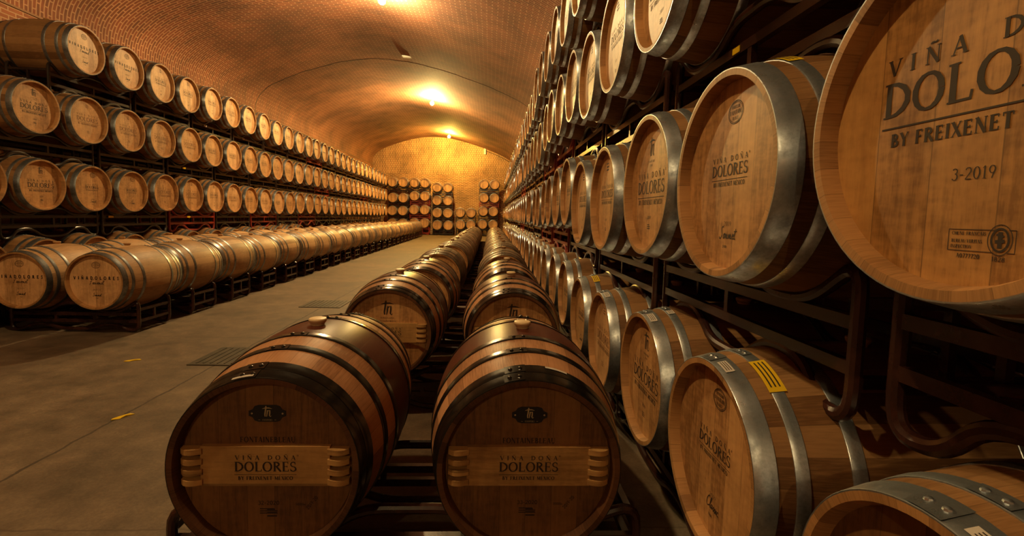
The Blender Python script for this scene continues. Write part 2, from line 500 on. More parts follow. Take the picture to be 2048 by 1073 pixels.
class Ink:
    """flat lettering in the x-z plane, collected as quads"""
    def __init__(s, y):
        s.b = MB(); s.y = y; s.k = 0; s.blocks = []
    def block(s, name):
        s.b = MB(); s.blocks.append((name, s.b))
    def meshes(s, m):
        return [(nm, b.build(nm, m, smooth=False)) for nm, b in s.blocks if b.f]
    def quad(s, pts, mi=0):
        s.k += 1
        yy = s.y - (s.k % 23) * .000012
        s.b.add([(p[0], yy, p[1]) for p in pts], [(0, 1, 2, 3)], mi)
    def stroke(s, pts, ws, mi=0):
        L = []
        n = len(pts)
        for i, p in enumerate(pts):
            a = pts[max(0, i - 1)]; b = pts[min(n - 1, i + 1)]
            dx, dz = b[0] - a[0], b[1] - a[1]
            d = math.hypot(dx, dz) or 1
            nx, nz = -dz / d, dx / d
            w = ws[i] / 2
            L.append(((p[0] + nx * w, p[1] + nz * w), (p[0] - nx * w, p[1] - nz * w)))
        for i in range(n - 1):
            s.quad([L[i][0], L[i][1], L[i + 1][1], L[i + 1][0]], mi)
    def text(s, txt, cx, cz, h, width=None, track=.08, serif=True, bold=1.0, mi=0, ang=0.0, arc=None):
        tk = tokens(txt)
        tot = sum(GL[c][0] for c in tk) + track * (len(tk) - 1)
        sx = (width / tot) if width else h
        ca, sa = math.cos(ang), math.sin(ang)
        x = -tot / 2
        for c in tk:
            adv, st = GL[c]
            def P(px, pz, x=x):
                X = (x + px) * sx
                Z = (pz - .5) * h
                if arc:
                    th = X / arc
                    X, Z = (arc + Z) * math.sin(th), (arc + Z) * math.cos(th) - arc
                return (cx + X * ca - Z * sa, cz + X * sa + Z * ca)
            k = math.sqrt(sx * h)
            for q in st:
                if q[0] == 'l':
                    _, x0, y0, x1, y1, w_ = q
                    if not serif: w_ = max(w_, .11)
                    s.stroke([P(x0, y0), P(x1, y1)], [w_ * k * bold] * 2, mi)
                elif q[0] == 's':
                    if serif:
                        yy = q[2] + (.02 if q[2] < .5 else -.02)
                        s.stroke([P(q[1] - q[3], yy), P(q[1] + q[3], yy)], [.045 * k] * 2, mi)
                else:
                    _, ax, ay, rx, ry, a0, a1, w0, w1 = q
                    n = max(6, int(abs(a1 - a0) / 24))
                    if not serif: w0 = w1 = max(w1 * .9, .11)
                    pts, ws = [], []
                    for i in range(n + 1):
                        a = math.radians(a0 + (a1 - a0) * i / n)
                        pts.append(P(ax + rx * math.cos(a), ay + ry * math.sin(a)))
                        ws.append((w0 + (w1 - w0) * abs(math.cos(a))) * k * bold)
                    s.stroke(pts, ws, mi)
            x += adv + track
    def script(s, txt, cx, cz, h, bold=.09, mi=0, shear=.25):
        tot = sum(SCR[c][0] for c in txt)
        x = -tot / 2
        for c in txt:
            adv, pl = SCR[c]
            fine = []
            for i in range(len(pl) - 1):           # light smoothing
                p0 = pl[max(0, i - 1)]; p1 = pl[i]; p2 = pl[i + 1]; p3 = pl[min(len(pl) - 1, i + 2)]
                for q in range(3):
                    u = q / 3
                    fine.append(tuple(.5 * (2 * b + (c_ - a) * u + (2 * a - 5 * b + 4 * c_ - d) * u * u + (3 * b - a - 3 * c_ + d) * u ** 3) for a, b, c_, d in zip(p0, p1, p2, p3)))
            fine.append(pl[-1])
            pts = [(cx + (x + px + pz * shear) * h, cz + (pz - .4) * h) for px, pz in fine]
            s.stroke(pts, [bold * h] * len(pts), mi)
            if c == 'i':
                s.stroke([(cx + (x + .22) * h, cz + .2 * h), (cx + (x + .28) * h, cz + .24 * h)], [.08 * h] * 2, mi)
            if c in 'tF':
                s.stroke([(cx + (x + .08) * h, cz + .22 * h), (cx + (x + .5) * h, cz + .27 * h)], [.07 * h] * 2, mi)
            x += adv
    def oval(s, cx, cz, rx, rz, w_, mi=0, n=28):
        pts = [(cx + rx * math.cos(2 * PI * i / n), cz + rz * math.sin(2 * PI * i / n)) for i in range(n + 1)]
        s.stroke(pts, [w_] * len(pts), mi)
    def line(s, x0, z0, x1, z1, w_, mi=0):
        s.stroke([(x0, z0), (x1, z1)], [w_, w_], mi)
    def tn(s, cx, cz, h, mi=0):
        """the cooper's brushed t-n mark"""
        def br(pl, ws):
            s.stroke([(cx + a * h, cz + b * h) for a, b in pl], [v * h for v in ws], mi)
        br([(-.10, .50), (-.14, .15), (-.20, -.25), (-.19, -.42), (-.10, -.38)], [.10, .12, .11, .09, .03])
        br([(-.42, .26), (-.15, .33), (.15, .33), (.42, .27)], [.03, .10, .09, .02])
        br([(.02, .14), (.0, -.12), (-.05, -.44)], [.08, .11, .06])
        br([(-.01, -.1), (.10, .10), (.22, .12), (.22, -.1), (.19, -.34), (.26, -.44), (.36, -.36)], [.03, .07, .10, .11, .10, .07, .02])
    def scribble(s, cx, cz, wd, h, mi=0):
        for i in range(3):
            s.line(cx - wd / 2, cz + (i - 1) * h * .36, cx + wd / 2 * (1 if i != 2 else .6), cz + (i - 1) * h * .36, h * .16, mi)
    def brand(s, cx, cz, wd, mi=0):
        """VINA DONA / DOLORES / line / BY FREIXENET MEXICO, wd = width of the big word"""
        s.text("VI~NA DO~NA", cx, cz + wd * .155, wd * .075, wd * .97, track=.55, bold=1.25, mi=mi)
        s.oval(cx + wd * .52, cz + wd * .19, wd * .012, wd * .012, wd * .006, mi, 8)
        s.text("DOLORES", cx, cz, wd * .165, wd, track=.03, bold=1.18, mi=mi)
        s.line(cx - wd / 2, cz - wd * .135, cx + wd / 2, cz - wd * .135, wd * .008, mi)
        s.text("BY FREIXENET M'EXICO", cx, cz - wd * .195, wd * .062, wd * .88, track=.1, bold=1.5, mi=mi)
    def stamp_oval(s, cx, cz, r, mi=0, fine=True):
        s.oval(cx, cz, r, r * .8, r * .06, mi)
        if fine:
            s.oval(cx, cz, r * .9, r * .7, r * .04, mi)
            s.text("TONNELLERIE", cx, cz + r * .38, r * .24, r * 1.15, mi=mi, bold=1.1)
            s.text("D'AQUITAINE", cx, cz, r * .3, r * 1.6, mi=mi, bold=1.2)
            s.text("FRANCE", cx, cz - r * .42, r * .24, r * .85, mi=mi, bold=1.1)
        else:
            for i in (-1, 0, 1):
                s.line(cx - r * .6, cz + i * r * .32, cx + r * .6, cz + i * r * .32, r * .14, mi)

# ------------------------------------------------------------------ the wine barrel
LEN, RE, RB, REC = .95, .292, .350, .035
def rad(y, s=1.0):
    return RB - (RB - RE) * (2 * y / LEN) ** 2
HOOPS6 = [(-.475, -.418), (-.378, -.344), (-.245, -.208)]
HOOPS6 += [(-b, -a) for a, b in reversed(HOOPS6)]
HOOPS8 = [(-.475, -.430), (-.427, -.384), (-.292, -.254), (-.162, -.124)]
HOOPS8 += [(-b, -a) for a, b in reversed(HOOPS8)]

MC = {}
def cached(key, fn):
    if key not in MC:
        MC[key] = fn()
    return MC[key]

def stave_mesh(ms, mrim, seg, both=True, nd=12):
    b = MB()
    e = LEN / 2
    out = [(rad(-e + LEN * i / nd), -e + LEN * i / nd) for i in range(nd + 1)]
    ri = RE - .021
    front = [(ri - .004, -e + REC + .004), (ri, -e + .012), (ri + .004, -e + .001), (RE - .003, -e)]
    back = [(a, -h) for a, h in reversed(front)]
    prof = front + out[:] + back
    mis = [1] * 4 + [0] * nd + [1] * 4
    b.lathe(prof, seg, mis=mis)
    return b.build('staves', [ms, mrim])

def head_mesh(mm, seg, side=-1):
    b = MB()
    y = side * (LEN / 2 - REC)
    r = RE - .022
    n = seg
    vs = [(0, y - side * .0, 0)] + [(r * math.sin(2 * PI * i / n), y, r * math.cos(2 * PI * i / n)) for i in range(n)] \
        + [(r * math.sin(2 * PI * i / n), y - side * .02, r * math.cos(2 * PI * i / n)) for i in range(n)]
    fs = []
    for i in range(n):
        j = (i + 1) % n
        tri = (0, 1 + i, 1 + j)
        fs.append(tri if side > 0 else tri[::-1])
        fs.append((1 + i, 1 + n + i, 1 + n + j, 1 + j))
    b.add(vs, fs)
    return b.build('head', mm)

def hoop_mesh(mm, y0, y1, seg, rivet=True, kind=0):
    b = MB()
    th = .0032
    ed = .0012
    pr = [(rad(y0) - .001, y0), (rad(y0) + th - ed, y0), (rad(y0) + th, y0 + .002), (rad((y0 + y1) / 2) + th, (y0 + y1) / 2),
          (rad(y1) + th, y1 - .002), (rad(y1) + th - ed, y1), (rad(y1) - .001, y1)]
    b.lathe(pr, seg)
    if rivet:
        m_ = (y0 + y1) / 2
        a0 = (-.07 if kind == 0 else .02) + (m_ * .35)
        R_ = rad(m_) + th
        for da in (0, .105):
            a = a0 + da
            nrm = (math.sin(a), 0, math.cos(a))
            for yy in ((m_,) if kind else ((m_,) if (y1 - y0) < .05 else (m_ - .012,))):
                b.dome((R_ * nrm[0], yy, R_ * nrm[2]), nrm, .0078, .0062)
        # overlapping end of the lap joint
        n = 5
        vs, fs = [], []
        for i in range(n + 1):
            a = a0 - .06 + .22 * i / n
            for yy, k in ((y0 + .001, 0), (y1 - .001, 0)):
                rr = rad(yy) + th + .0016
                vs.append((rr * math.sin(a), yy, rr * math.cos(a)))
        for i in range(n):
            fs.append((2 * i, 2 * i + 1, 2 * i + 3, 2 * i + 2))
        b.add(vs, fs)
    return b.build('hoop', mm)

def bung_mesh(mm):
    b = MB()
    z = RB
    b.lathe([(.026, z - .02), (.026, z + .004), (.033, z + .012), (.035, z + .02), (.033, z + .025), (.026, z + .0275), (.0, z + .0262)], 24, axis='z')
    return b.build('bung', mm)

def ink_mesh(kind):
    e = -LEN / 2 + REC - .0006
    k = Ink(e)
    if kind == 'large':
        k.block('cooper_mark'); k.tn(.0, .165, .085)
        k.text("TONNELLERIE", 0, .105, .009, .075, mi=0); k.text("2018", 0, .088, .009, .03)
        k.block('brand_lettering'); k.brand(0, -.005, .33)
        k.block('year_mark'); k.text("2019", 0, -.135, .014, .045); k.scribble(0, -.175, .035, .022)
    elif kind == 'large_code':
        k.block('brand_lettering'); k.brand(.03, .045, .37)
        k.block('date_marking'); k.text("3-2019", .02, -.097, .0185, .066, bold=.9)
        k.block('certificate_stamp'); x0, z0, q = .03, -.195, .64
        for a, b_, c, d in ((-.06, .022, .045, .022), (-.06, -.028, .045, -.028), (-.06, -.028, -.06, .022), (.09, -.028, .09, .022), (.075, .022, .09, .022), (.075, -.028, .09, -.028)):
            k.line(x0 + a * q, z0 + b_ * q, x0 + c * q, z0 + d * q, .001)
        k.text("CHENE FRANCAIS", x0 - .012 * q, z0 + .013 * q, .008 * q, .08 * q, bold=1.3)
        k.text("BUREAU VERITAS", x0 - .016 * q, z0 - .005 * q, .008 * q, .072 * q, bold=1.3)
        k.text("INSPECTION", x0 - .028 * q, z0 - .018 * q, .008 * q, .05 * q, bold=1.3)
        k.text("A0777720", x0 - .01 * q, z0 - .040 * q, .010 * q, .055 * q, bold=1.4)
        k.oval(x0 + .058 * q, z0, .026 * q, .034 * q, .0012); k.oval(x0 + .058 * q, z0, .018 * q, .025 * q, .003)
        k.line(x0 + .058 * q, z0 - .018 * q, x0 + .058 * q, z0 + .018 * q, .006); k.line(x0 + .048 * q, z0 - .004 * q, x0 + .068 * q, z0 - .002 * q, .005)
        k.line(x0 + .05 * q, z0 + .012 * q, x0 + .066 * q, z0 + .008 * q, .003)
        k.text("1828", x0 + .058 * q, z0 - .042 * q, .010 * q, .028 * q, bold=1.4)
    elif kind.startswith('small'):
        k.block('oval_stamp'); k.stamp_oval(.02, .178, .040)
        k.block('brand_lettering'); k.brand(0, .018, .205)
        k.block('grade_marking'); k.text("2019", .01, -.138, .013, .042, bold=.7)
        k.script("Sommet" if kind.endswith('sommet') else "Classic", .01, -.168, .036, bold=.085)
        k.text("27488", 0, -.205, .008, .024, bold=1.3)
    elif kind == 'medium':
        k.block('stamp'); k.scribble(0, .185, .05, .05)
        k.block('brand_lettering'); k.brand(0, .03, .26)
        k.block('year_mark'); k.text("2020", 0, -.12, .012, .04); k.scribble(0, -.175, .03, .02)
    elif kind == 'faint':
        k.block('stamp'); k.scribble(0, .18, .045, .045)
        k.block('brand_lettering'); k.brand(0, .01, .33)
        k.block('small_mark'); k.scribble(.0, -.15, .04, .03)
    elif kind == 'spaced':
        k.block('oval_stamp'); k.stamp_oval(0, .17, .042)
        k.block('brand_lettering'); k.text("VI~NADOLORES", 0, .035, .034, .45, track=.95, serif=False, bold=2.0)
        k.block('script_lettering'); k.script("Freixenet", 0, -.012, .05)
        k.block('date_marking'); k.text("2022-24", 0, -.088, .015, .075); k.script("Sommet", 0, -.142, .034, bold=.13); k.text("27488", 0, -.176, .008, .028, bold=1.4)
    elif kind == 'tiny':
        k.block('brand_lettering'); k.brand(0, .0, .24)
    elif kind == 'mark':
        k.block('cooper_mark'); k.tn(0, .165, .10)
        k.text("TONNELLERIE", 0, .10, .01, .09); k.text("FONTAINEBLEAU", 0, .078, .013, .13)
    elif kind.startswith('cask'):
        k.block('forest_lettering'); k.text("FONTAINEBLEAU", 0, .083, .0175, .17, track=.1, bold=1.35)
        k.block('date_marking'); k.text("32-2020" if kind.endswith('32') else "33-2020", 0, -.125, .0125, .066, serif=False, bold=1.2)
        k.scribble(0, -.152, .055, .02); k.scribble(.01, -.158, .03, .03)
        k.block('slanted_stamp'); k.text("2019-20", .135, -.125, .011, .05, ang=.9, serif=False, bold=1.3)
        k.scribble(.1, -.13, .03, .008)
    return k

def ink_obj(kind, faint=False):
    def mk():
        return ink_mesh(kind).meshes(M['ink_faint'] if faint else M['ink'])
    return cached(('ink', kind, faint), mk)

def cross_board_mesh():
    b = MB()
    y0 = -LEN / 2 + REC
    # board across the head, chamfered
    b.box((0, y0 - .009, .005), (.395, .018, .128))
    return b.build('cross_board', M['board'], ang=25)
def peg_mesh():
    """one wooden finger of the cross board"""
    b = MB()
    L_, hh = .066, .0105
    n = 6
    vs = []
    for i in range(n + 1):
        u = i / n
        x = -L_ / 2 + L_ * u
        k = 1.0 if u < .8 else 1 - (u - .8) * 1.6
        top = -.030 * (0.7 + .3 * math.sin(u * 3))
        for dy, dz in ((.0, -hh), (.0, hh), (top * k, hh * .8), (top * k, -hh * .8)):
            vs.append((x, dy, dz))
    fs = [(0, 1, 2, 3), tuple(4 * n + q for q in (3, 2, 1, 0))]
    for i in range(n):
        a, c = 4 * i, 4 * i + 4
        for q in range(4):
            fs.append((a + q, c + q, c + (q + 1) % 4, a + (q + 1) % 4))
    b.add(vs, fs)
    return b.build('peg', M['board'], ang=40)
def board_ink():
    k = Ink(-LEN / 2 + REC - .0186)
    k.brand(.0, .004, .19)
    return k.b.build('stencil', M['ink'], smooth=False)
def plate_mesh():
    b = MB()
    y = -LEN / 2 + REC
    out = []
    w_, h_ = .057, .027
    pts = [(-w_, .008), (-w_ + .012, .013), (-w_ + .018, h_ - .004), (-w_ + .03, h_), (w_ - .03, h_), (w_ - .018, h_ - .004), (w_ - .012, .013), (w_, .008)]
    pts += [(a, -c) for a, c in reversed(pts)]
    n = len(pts)
    vs = [(a, y - .0015, c + .168) for a, c in pts] + [(a, y, c + .168) for a, c in pts]
    fs = [tuple(range(n))] + [(i, i + n, (i + 1) % n + n, (i + 1) % n) for i in range(n)]
    b.add(vs, fs)
    return b.build('name_plate', M['plate'], smooth=False)
def plate_ink():
    k = Ink(-LEN / 2 + REC - .0021)
    k.tn(0, .174, .036)
    k.text("COOPERS", 0, .1475, .0055, .03, track=.2)
    k.line(-.027, .1475, -.022, .1475, .001); k.line(.022, .1475, .027, .1475, .001)
    k.oval(-.047, .168, .002, .002, .002, 0, 8); k.oval(.047, .168, .002, .002, .002, 0, 8)
    return k.b.build('lettering', M['plate_ink'], smooth=False)

def sticker_mesh(mm, a0, a1, y0, y1, lines=True):
    b = MB()
    n = 6
    vs, fs = [], []
    for i in range(n + 1):
        a = a0 + (a1 - a0) * i / n
        for yy in (y0, y1):
            rr = rad(yy) + .0052
            vs.append((rr * math.sin(a), yy, rr * math.cos(a)))
    for i in range(n):
        fs.append((2 * i, 2 * i + 1, 2 * i + 3, 2 * i + 2))
    b.add(vs, fs, 0)
    if lines:
        for q in range(3):
            yy0 = y0 + (y1 - y0) * (.2 + .25 * q)
            vs = []
            for i in range(n + 1):
                a = a0 + (a1 - a0) * (.08 + .8 * i / n)
                for yy in (yy0, yy0 + (y1 - y0) * .09):
                    rr = rad(yy) + .0058
                    vs.append((rr * math.sin(a), yy, rr * math.cos(a)))
            b.add(vs, [(2 * i, 2 * i + 1, 2 * i + 3, 2 * i + 2) for i in range(n)], 1)
    return b.build('sticker', [mm, M['ink']], smooth=False)

STYLES = {   # staves, hoops, hoop layout, bung
    'steel': ('stave_old', 'galv', HOOPS6, 'bung'),
    'low': ('stave', 'galv_dull', HOOPS6, 'bung_wood'),
    'left': ('stave_old', 'galv_dull', HOOPS6, 'bung_wood'),
    'cask': ('stave_stained', 'black', HOOPS8, 'bung'),
    'grey': ('stave_grey', 'dark_steel', HOOPS6, 'bung_wood'),
}
def barrel_parts(style, head, lod, inks):
    """list of (name, mesh, sub-parts) for one barrel"""
    st, hp, hoops, bg = STYLES[style]
    seg = {0: 72, 1: 40, 2: 28}[lod]
    if lod == 2:
        def mk():
            b = MB()
            e = LEN / 2
            nd = 6
            out = [(rad(-e + LEN * i / nd), -e + LEN * i / nd) for i in range(nd + 1)]
            ri = RE - .028
            b.lathe([(ri, -e + REC), (ri, -e), (RE, -e)] + out + [(RE, e), (ri, e), (ri, e - REC)], seg, mis=[1] * 3 + [0] * nd + [1] * 3)
            for sd in (-1, 1):
                y = sd * (e - REC)
                vs = [(0, y, 0)] + [(ri * math.sin(2 * PI * i / seg), y, ri * math.cos(2 * PI * i / seg)) for i in range(seg)]
                b.add(vs, [((0, 1 + i, 1 + (i + 1) % seg) if sd > 0 else (0, 1 + (i + 1) % seg, 1 + i)) for i in range(seg)], 2)
            for y0, y1 in hoops:
                b.lathe([(rad(y0) - .001, y0), (rad(y0) + .004, y0 + .001), (rad(y1) + .004, y1 - .001), (rad(y1) - .001, y1)], seg, mi=3)
            b.lathe([(.03, RB - .01), (.034, RB + .02), (0, RB + .027)], 10, axis='z', mi=4)
            if inks:
                b.add([(-.12, -e + REC - .001, .02), (.12, -e + REC - .001, .02), (.12, -e + REC - .001, -.012), (-.12, -e + REC - .001, -.012)], [(0, 1, 2, 3)], 5)
            return b.build('barrel', [M[st], M['rim'], M[head], M[hp], M[bg], M['ink_faint']])
        return cached(('far', style, head, bool(inks)), mk)
    P = [('staves', cached(('st', st, seg), lambda: stave_mesh(M[st], M['rim_dark' if style == 'cask' else 'rim'], seg)), [])]
    P.append(('head', cached(('hd', head, seg, -1), lambda: head_mesh(M[head], seg, -1)), []))
    P.append(('head', cached(('hd', head, seg, 1), lambda: head_mesh(M[head], seg, 1)), []))
    for i, (a, b_) in enumerate(hoops):
        P.append(('hoop', cached(('hp', hp, a, seg), lambda a=a, b_=b_: hoop_mesh(M[hp], a, b_, seg, True, len(hoops) == 6)), []))
    P.append(('bung', cached(('bg', bg), lambda: bung_mesh(M[bg])), []))
    return P

def tag(o, label, cat, group=None, kind=None):
    o['label'] = label
    o['category'] = cat
    if group: o['group'] = group
    if kind: o['kind'] = kind
    return o

NB = []          # every barrel wanted: dict
ROT = {'-y': 0.0, '+x': PI / 2, '-x': -PI / 2}
def want(face, head_centre, z, style, head, ink, label, group, faint=False, size=1.0, dyaw=0.0, extra=None):
    """head_centre = (x, y) of the rim plane of the barrel's visible head"""
    a = ROT[face] + dyaw
    n = Vector((math.sin(a), -math.cos(a), 0))          # outward normal of the front head
    c = Vector((head_centre[0], head_centre[1], z + H)) - n * (LEN / 2) * size
    d = (c - Vector((0, 0, H))).length
    NB.append(dict(c=c, a=a, style=style, head=head, ink=ink, label=label, group=group, faint=faint, size=size, d=d, extra=extra or []))

def ordn(i):
    W = ['first', 'second', 'third', 'fourth', 'fifth', 'sixth', 'seventh', 'eighth', 'ninth', 'tenth', 'eleventh', 'twelfth', 'thirteenth',
         'fourteenth', 'fifteenth', 'sixteenth', 'seventeenth', 'eighteenth', 'nineteenth', 'twentieth']
    if i < 20: return W[i]
    if i < 30: return 'twenty-' + W[i - 20] if i != 29 else 'thirtieth'
    if i < 39: return 'thirty-' + W[i - 30]
    return 'fortieth' if i == 39 else 'forty-' + W[i - 40]

RACKS = []       # (cx, cy, z of upper barrel axis, rotation, spacing, bottom z, material, label, group)

# ---------------- right wall: four tiers, heads facing the aisle (-x)
T1Y = [.66, 1.42, 2.11, 2.86, 3.58, 4.38, 5.12, 5.95]
T1Z = [-.735, -.725, -.72, -.745, -.75, -.70, -.70, -.70]
T2Y = [.706, 1.41, 2.10, 2.84, 3.55, 4.28, 5.0, 5.75]
T2Z = [.179, .137, .150, .118, .112, .228, .21, .19]
T3Y = [.62, 1.33, 2.06, 2.80, 3.50, 4.20, 4.90, 5.64]
T3Z = [1.02, 1.02, 1.018, 1.03, 1.02, 1.13, 1.13, 1.17]
T4Y = [2.45, 3.25, 4.03, 4.75, 5.50, 6.22, 6.98, 7.70]
T4Z = [1.95, 1.95, 1.968, 1.97, 2.03, 2.03, 2.04, 2.03]
tiers = {1: (T1Y, T1Z, -.71), 2: (T2Y, T2Z, .17), 3: (T3Y, T3Z, 1.09), 4: (T4Y, T4Z, 1.98)}
tname = {1: 'bottom tier', 2: 'second tier', 3: 'third tier', 4: 'top tier'}
special = {
    (2, 0): ('head_gold', 'large_code', "huge close barrel stencilled 3-2019 with a golden figured head at the right edge"),
    (2, 1): ('head', 'small_sommet', "oak barrel marked Sommet in script, wide steel hoops and a yellow sticker on top"),
    (2, 2): ('head', 'large', "oak barrel with steel hoops and tall lettering, just left of the barrel marked Sommet"),
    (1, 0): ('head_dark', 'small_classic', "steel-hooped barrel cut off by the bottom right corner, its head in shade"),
    (1, 1): ('head', 'small_classic', "oak barrel marked Classic in script, steel hoops with white and yellow stickers"),
    (1, 2): ('head', 'large', "steel-hooped barrel with a brushed mark and DOLORES, left of the barrel marked Classic"),
}
rs_rng = random.Random(3)
for t in (1, 2, 3, 4):
    Ys, Zs, zf = tiers[t]
    Ys = list(Ys); Zs = list(Zs)
    off = 1 if t in (2, 3) else 0
    while Ys[-1] < 30.2:
        k = len(Ys)
        Ys.append(Ys[-1] + (.705 if (k + off) % 2 else .765) + rs_rng.uniform(-.01, .01))
        Zs.append(zf + (.0 if (k + off) % 2 else rs_rng.uniform(-.03, .03)) if (k + off) % 2 == 0 else Zs[-1])
    for i, (y, z) in enumerate(zip(Ys, Zs)):
        x = .68 + rs_rng.uniform(-.012, .012) + (.004 * y)
        if t == 2: x = [.681, .672, .668, .655, .650, .662, .675, .69][i] if i < 8 else x
        if t == 1: x = [.683, .683, .69, .676, .676, .684, .684, .684][i] if i < 8 else x
        if t in (3, 4) and i < 8: x = .668
        size = 1.0
        if t == 2 and 1 <= i <= 4: size = 1.03
        hd = ['head', 'head', 'head_pale', 'head'][rs_rng.randrange(4)]
        ink = ['large', 'medium', 'faint', 'small_sommet'][rs_rng.randrange(4)]
        g = 'barrels in the %s of the right-hand racks' % tname[t]
        first_vis = {1: 0, 2: 0, 3: 2, 4: 2}[t]
        if (t, i) in special:
            hd, ink, lab = special[(t, i)]
        else:
            if i < first_vis:
                continue_hidden = True
                lab = 'steel-hooped barrel at the camera end of the right racks, %s' % tname[t]
            lab = 'steel-hooped barrel, %s in view from the near end, %s, right racks' % (ordn(i - first_vis), tname[t])
        if t == 4 and i < 1: continue
        if i < first_vis:
            lab = 'steel-hooped barrel overhead, %s of the %s, above the frame' % (ordn(i), tname[t])
            NBextra = None
        ex = []
        if (t, i) == (2, 1): ex = [('yellow', .18, .50, -.378, -.340)]
        if (t, i) == (1, 1): ex = [('paper', .10, .30, -.462, -.436), ('yellow', .20, .60, -.384, -.338)]
        if (t, i) == (1, 2): ex = [('paper', .12, .36, -.462, -.434), ('paper', .12, .24, -.375, -.347)]
        if (t, i) == (1, 3): ex = [('paper', .10, .34, -.462, -.434)]
        if (t, i) == (1, 4): ex = [('yellow', .10, .45, -.384, -.338)]
        if (t, i) == (2, 2): ex = [('paper', .06, .22, -.462, -.434)]
        if (t, i) == (2, 3): ex = [('paper', .05, .2, -.462, -.434)]
        if (t, i) == (2, 4): ex = [('paper', .05, .2, -.462, -.434)]
        if (t, i) == (1, 0): ex = [('paper', .10, .55, -.462, -.440)]
        want('-x', (x, y), z, 'steel', hd, ink, lab, g, faint=(ink == 'faint'), size=size, extra=ex)
    # one rack per pair
    prs = []
    i = off
    if off: prs.append((Ys[0] - .73, Ys[0], Zs[0]))
    while i + 1 < len(Ys):
        prs.append((Ys[i], Ys[i + 1], (Zs[i] + Zs[i + 1]) / 2)); i += 2
    for q, (a, b_, z) in enumerate(prs):
        if t == 4 and q < 1: continue
        zb = 0.0 if t == 1 else None
        m_ = 'rack'
        if q in (4, 5, 9) and t in (2, 3): m_ = 'rack_red'
        RACKS.append((.68 + LEN / 2, (a + b_) / 2, z + H, -PI / 2, b_ - a, zb, m_,
                      '%s rack %s from the near end under the %s, right wall' % ('red' if m_ == 'rack_red' else 'maroon', ordn(q), tname[t]),
                      'racks under the %s of the right wall' % tname[t], t))

# ---------------- left wall: three visible tiers, heads facing +x, and the floor tier behind the low rows
def leftx(y): return -5.074 - .024 * y
LT = {4: (.13, [5.13, 5.855, 6.595, 7.31, 8.062, 8.79, 9.526], (.235, .17)),
      3: (0, [5.82, 6.562, 7.30, 8.03, 8.77, 9.50], (1.115, 1.0)),
      2: (0, [6.566, 7.31, 8.04, 8.77, 9.51, 10.24], (2.00, 1.83)),
      5: (0, [4.4, 5.13, 5.855, 6.595, 7.31, 8.05], (-.70, -.70))}
lname = {2: 'top tier', 3: 'middle tier', 4: 'lower tier', 5: 'floor tier'}
lspec = {
    (2, 0): ('head_pale', 'spaced', 0, 'oak barrel showing its whole side at the near end of the top left tier'),
    (2, 1): ('head_pale', 'spaced', 0, 'pale-headed barrel with wide-spaced lettering, second in the top left tier'),
    (2, 2): ('head_pale', 'medium', 0, None), (2, 3): ('head_pale', 'medium', 0, None), (2, 4): ('head_pale', 'medium', 0, None),
    (3, 0): ('head', 'large', 0, 'barrel with bold DOLORES and brushed mark, near end of the left middle tier'),
    (3, 1): ('head', 'faint', 1, None), (3, 2): ('head', 'faint', 1, None), (3, 3): ('head', 'faint', 1, None), (3, 4): ('head', 'faint', 1, None),
    (4, 0): ('head', 'faint', 1, 'barrel cut by the left edge of the photo, lower tier of the left racks'),
    (4, 1): ('head', 'large', 0, 'barrel with bold DOLORES lettering, nearest whole one in the left lower tier'),
    (4, 2): ('head', 'small_sommet', 0, None), (4, 3): ('head', 'small_classic', 0, None), (4, 4): ('head', 'faint', 1, None),
    (4, 5): ('head', 'faint', 1, None), (4, 6): ('head_pale', 'medium', 0, None),
}
for t in (2, 3, 4, 5):
    off, Ys, (z0, z1) = LT[t]
    Ys = list(Ys)
    end = 25.7 if t != 5 else 13.2
    while Ys[-1] < end:
        Ys.append(Ys[-1] + .735 + rs_rng.uniform(-.01, .01))
    odd = 1 if t in (4,) else 0
    for i, y in enumerate(Ys):
        z = z0 + (z1 - z0) * (y - 6) / 19.5 + ([0, 0, .02, .02][(i // 2) % 4] - .01) * (1 if t != 5 else 0)
        g = 'barrels in the %s of the left-hand racks' % lname[t]
        lab = None
        if (t, i) in lspec:
            hd, ink, fa, lab = lspec[(t, i)]
        else:
            hd = ['head', 'head_pale', 'head'][rs_rng.randrange(3)]
            ink = ['medium', 'tiny', 'faint'][rs_rng.randrange(3)]
            fa = ink == 'faint'
        if not lab:
            lab = 'barrel facing the aisle, %s from the near end, %s, left racks' % (ordn(i), lname[t])
            if t == 5:
                lab = 'dark barrel peeping from behind the low rows, %s along the left floor tier' % ordn(i)
        want('+x', (leftx(y) + rs_rng.uniform(-.01, .01), y), z, 'left', hd, ink if t != 5 else None, lab, g, faint=bool(fa), dyaw=.012 if t == 2 else 0)
    i = odd
    if odd: Ys2 = [Ys[0] - .735] + Ys; Ys = Ys2; i = 0
    q = 0
    while i + 1 < len(Ys):
        a, b_ = Ys[i], Ys[i + 1]
        y = (a + b_) / 2
        z = z0 + (z1 - z0) * (y - 6) / 19.5
        m_ = 'rack_black'
        if (t, q) in ((4, 5), (4, 7), (5, 4), (3, 7), (3, 11), (4, 3), (2, 6), (5, 3)): m_ = 'rack_red'
        RACKS.append((leftx(y) - LEN / 2, y, z + H, PI / 2, b_ - a, 0.0 if t == 5 else None, m_,
                      '%s rack %s from the near end under the %s, left wall' % ('red' if m_ == 'rack_red' else 'black', ordn(q), lname[t]),
                      'racks under the %s of the left wall' % lname[t], 6 - t))
        i += 2; q += 1

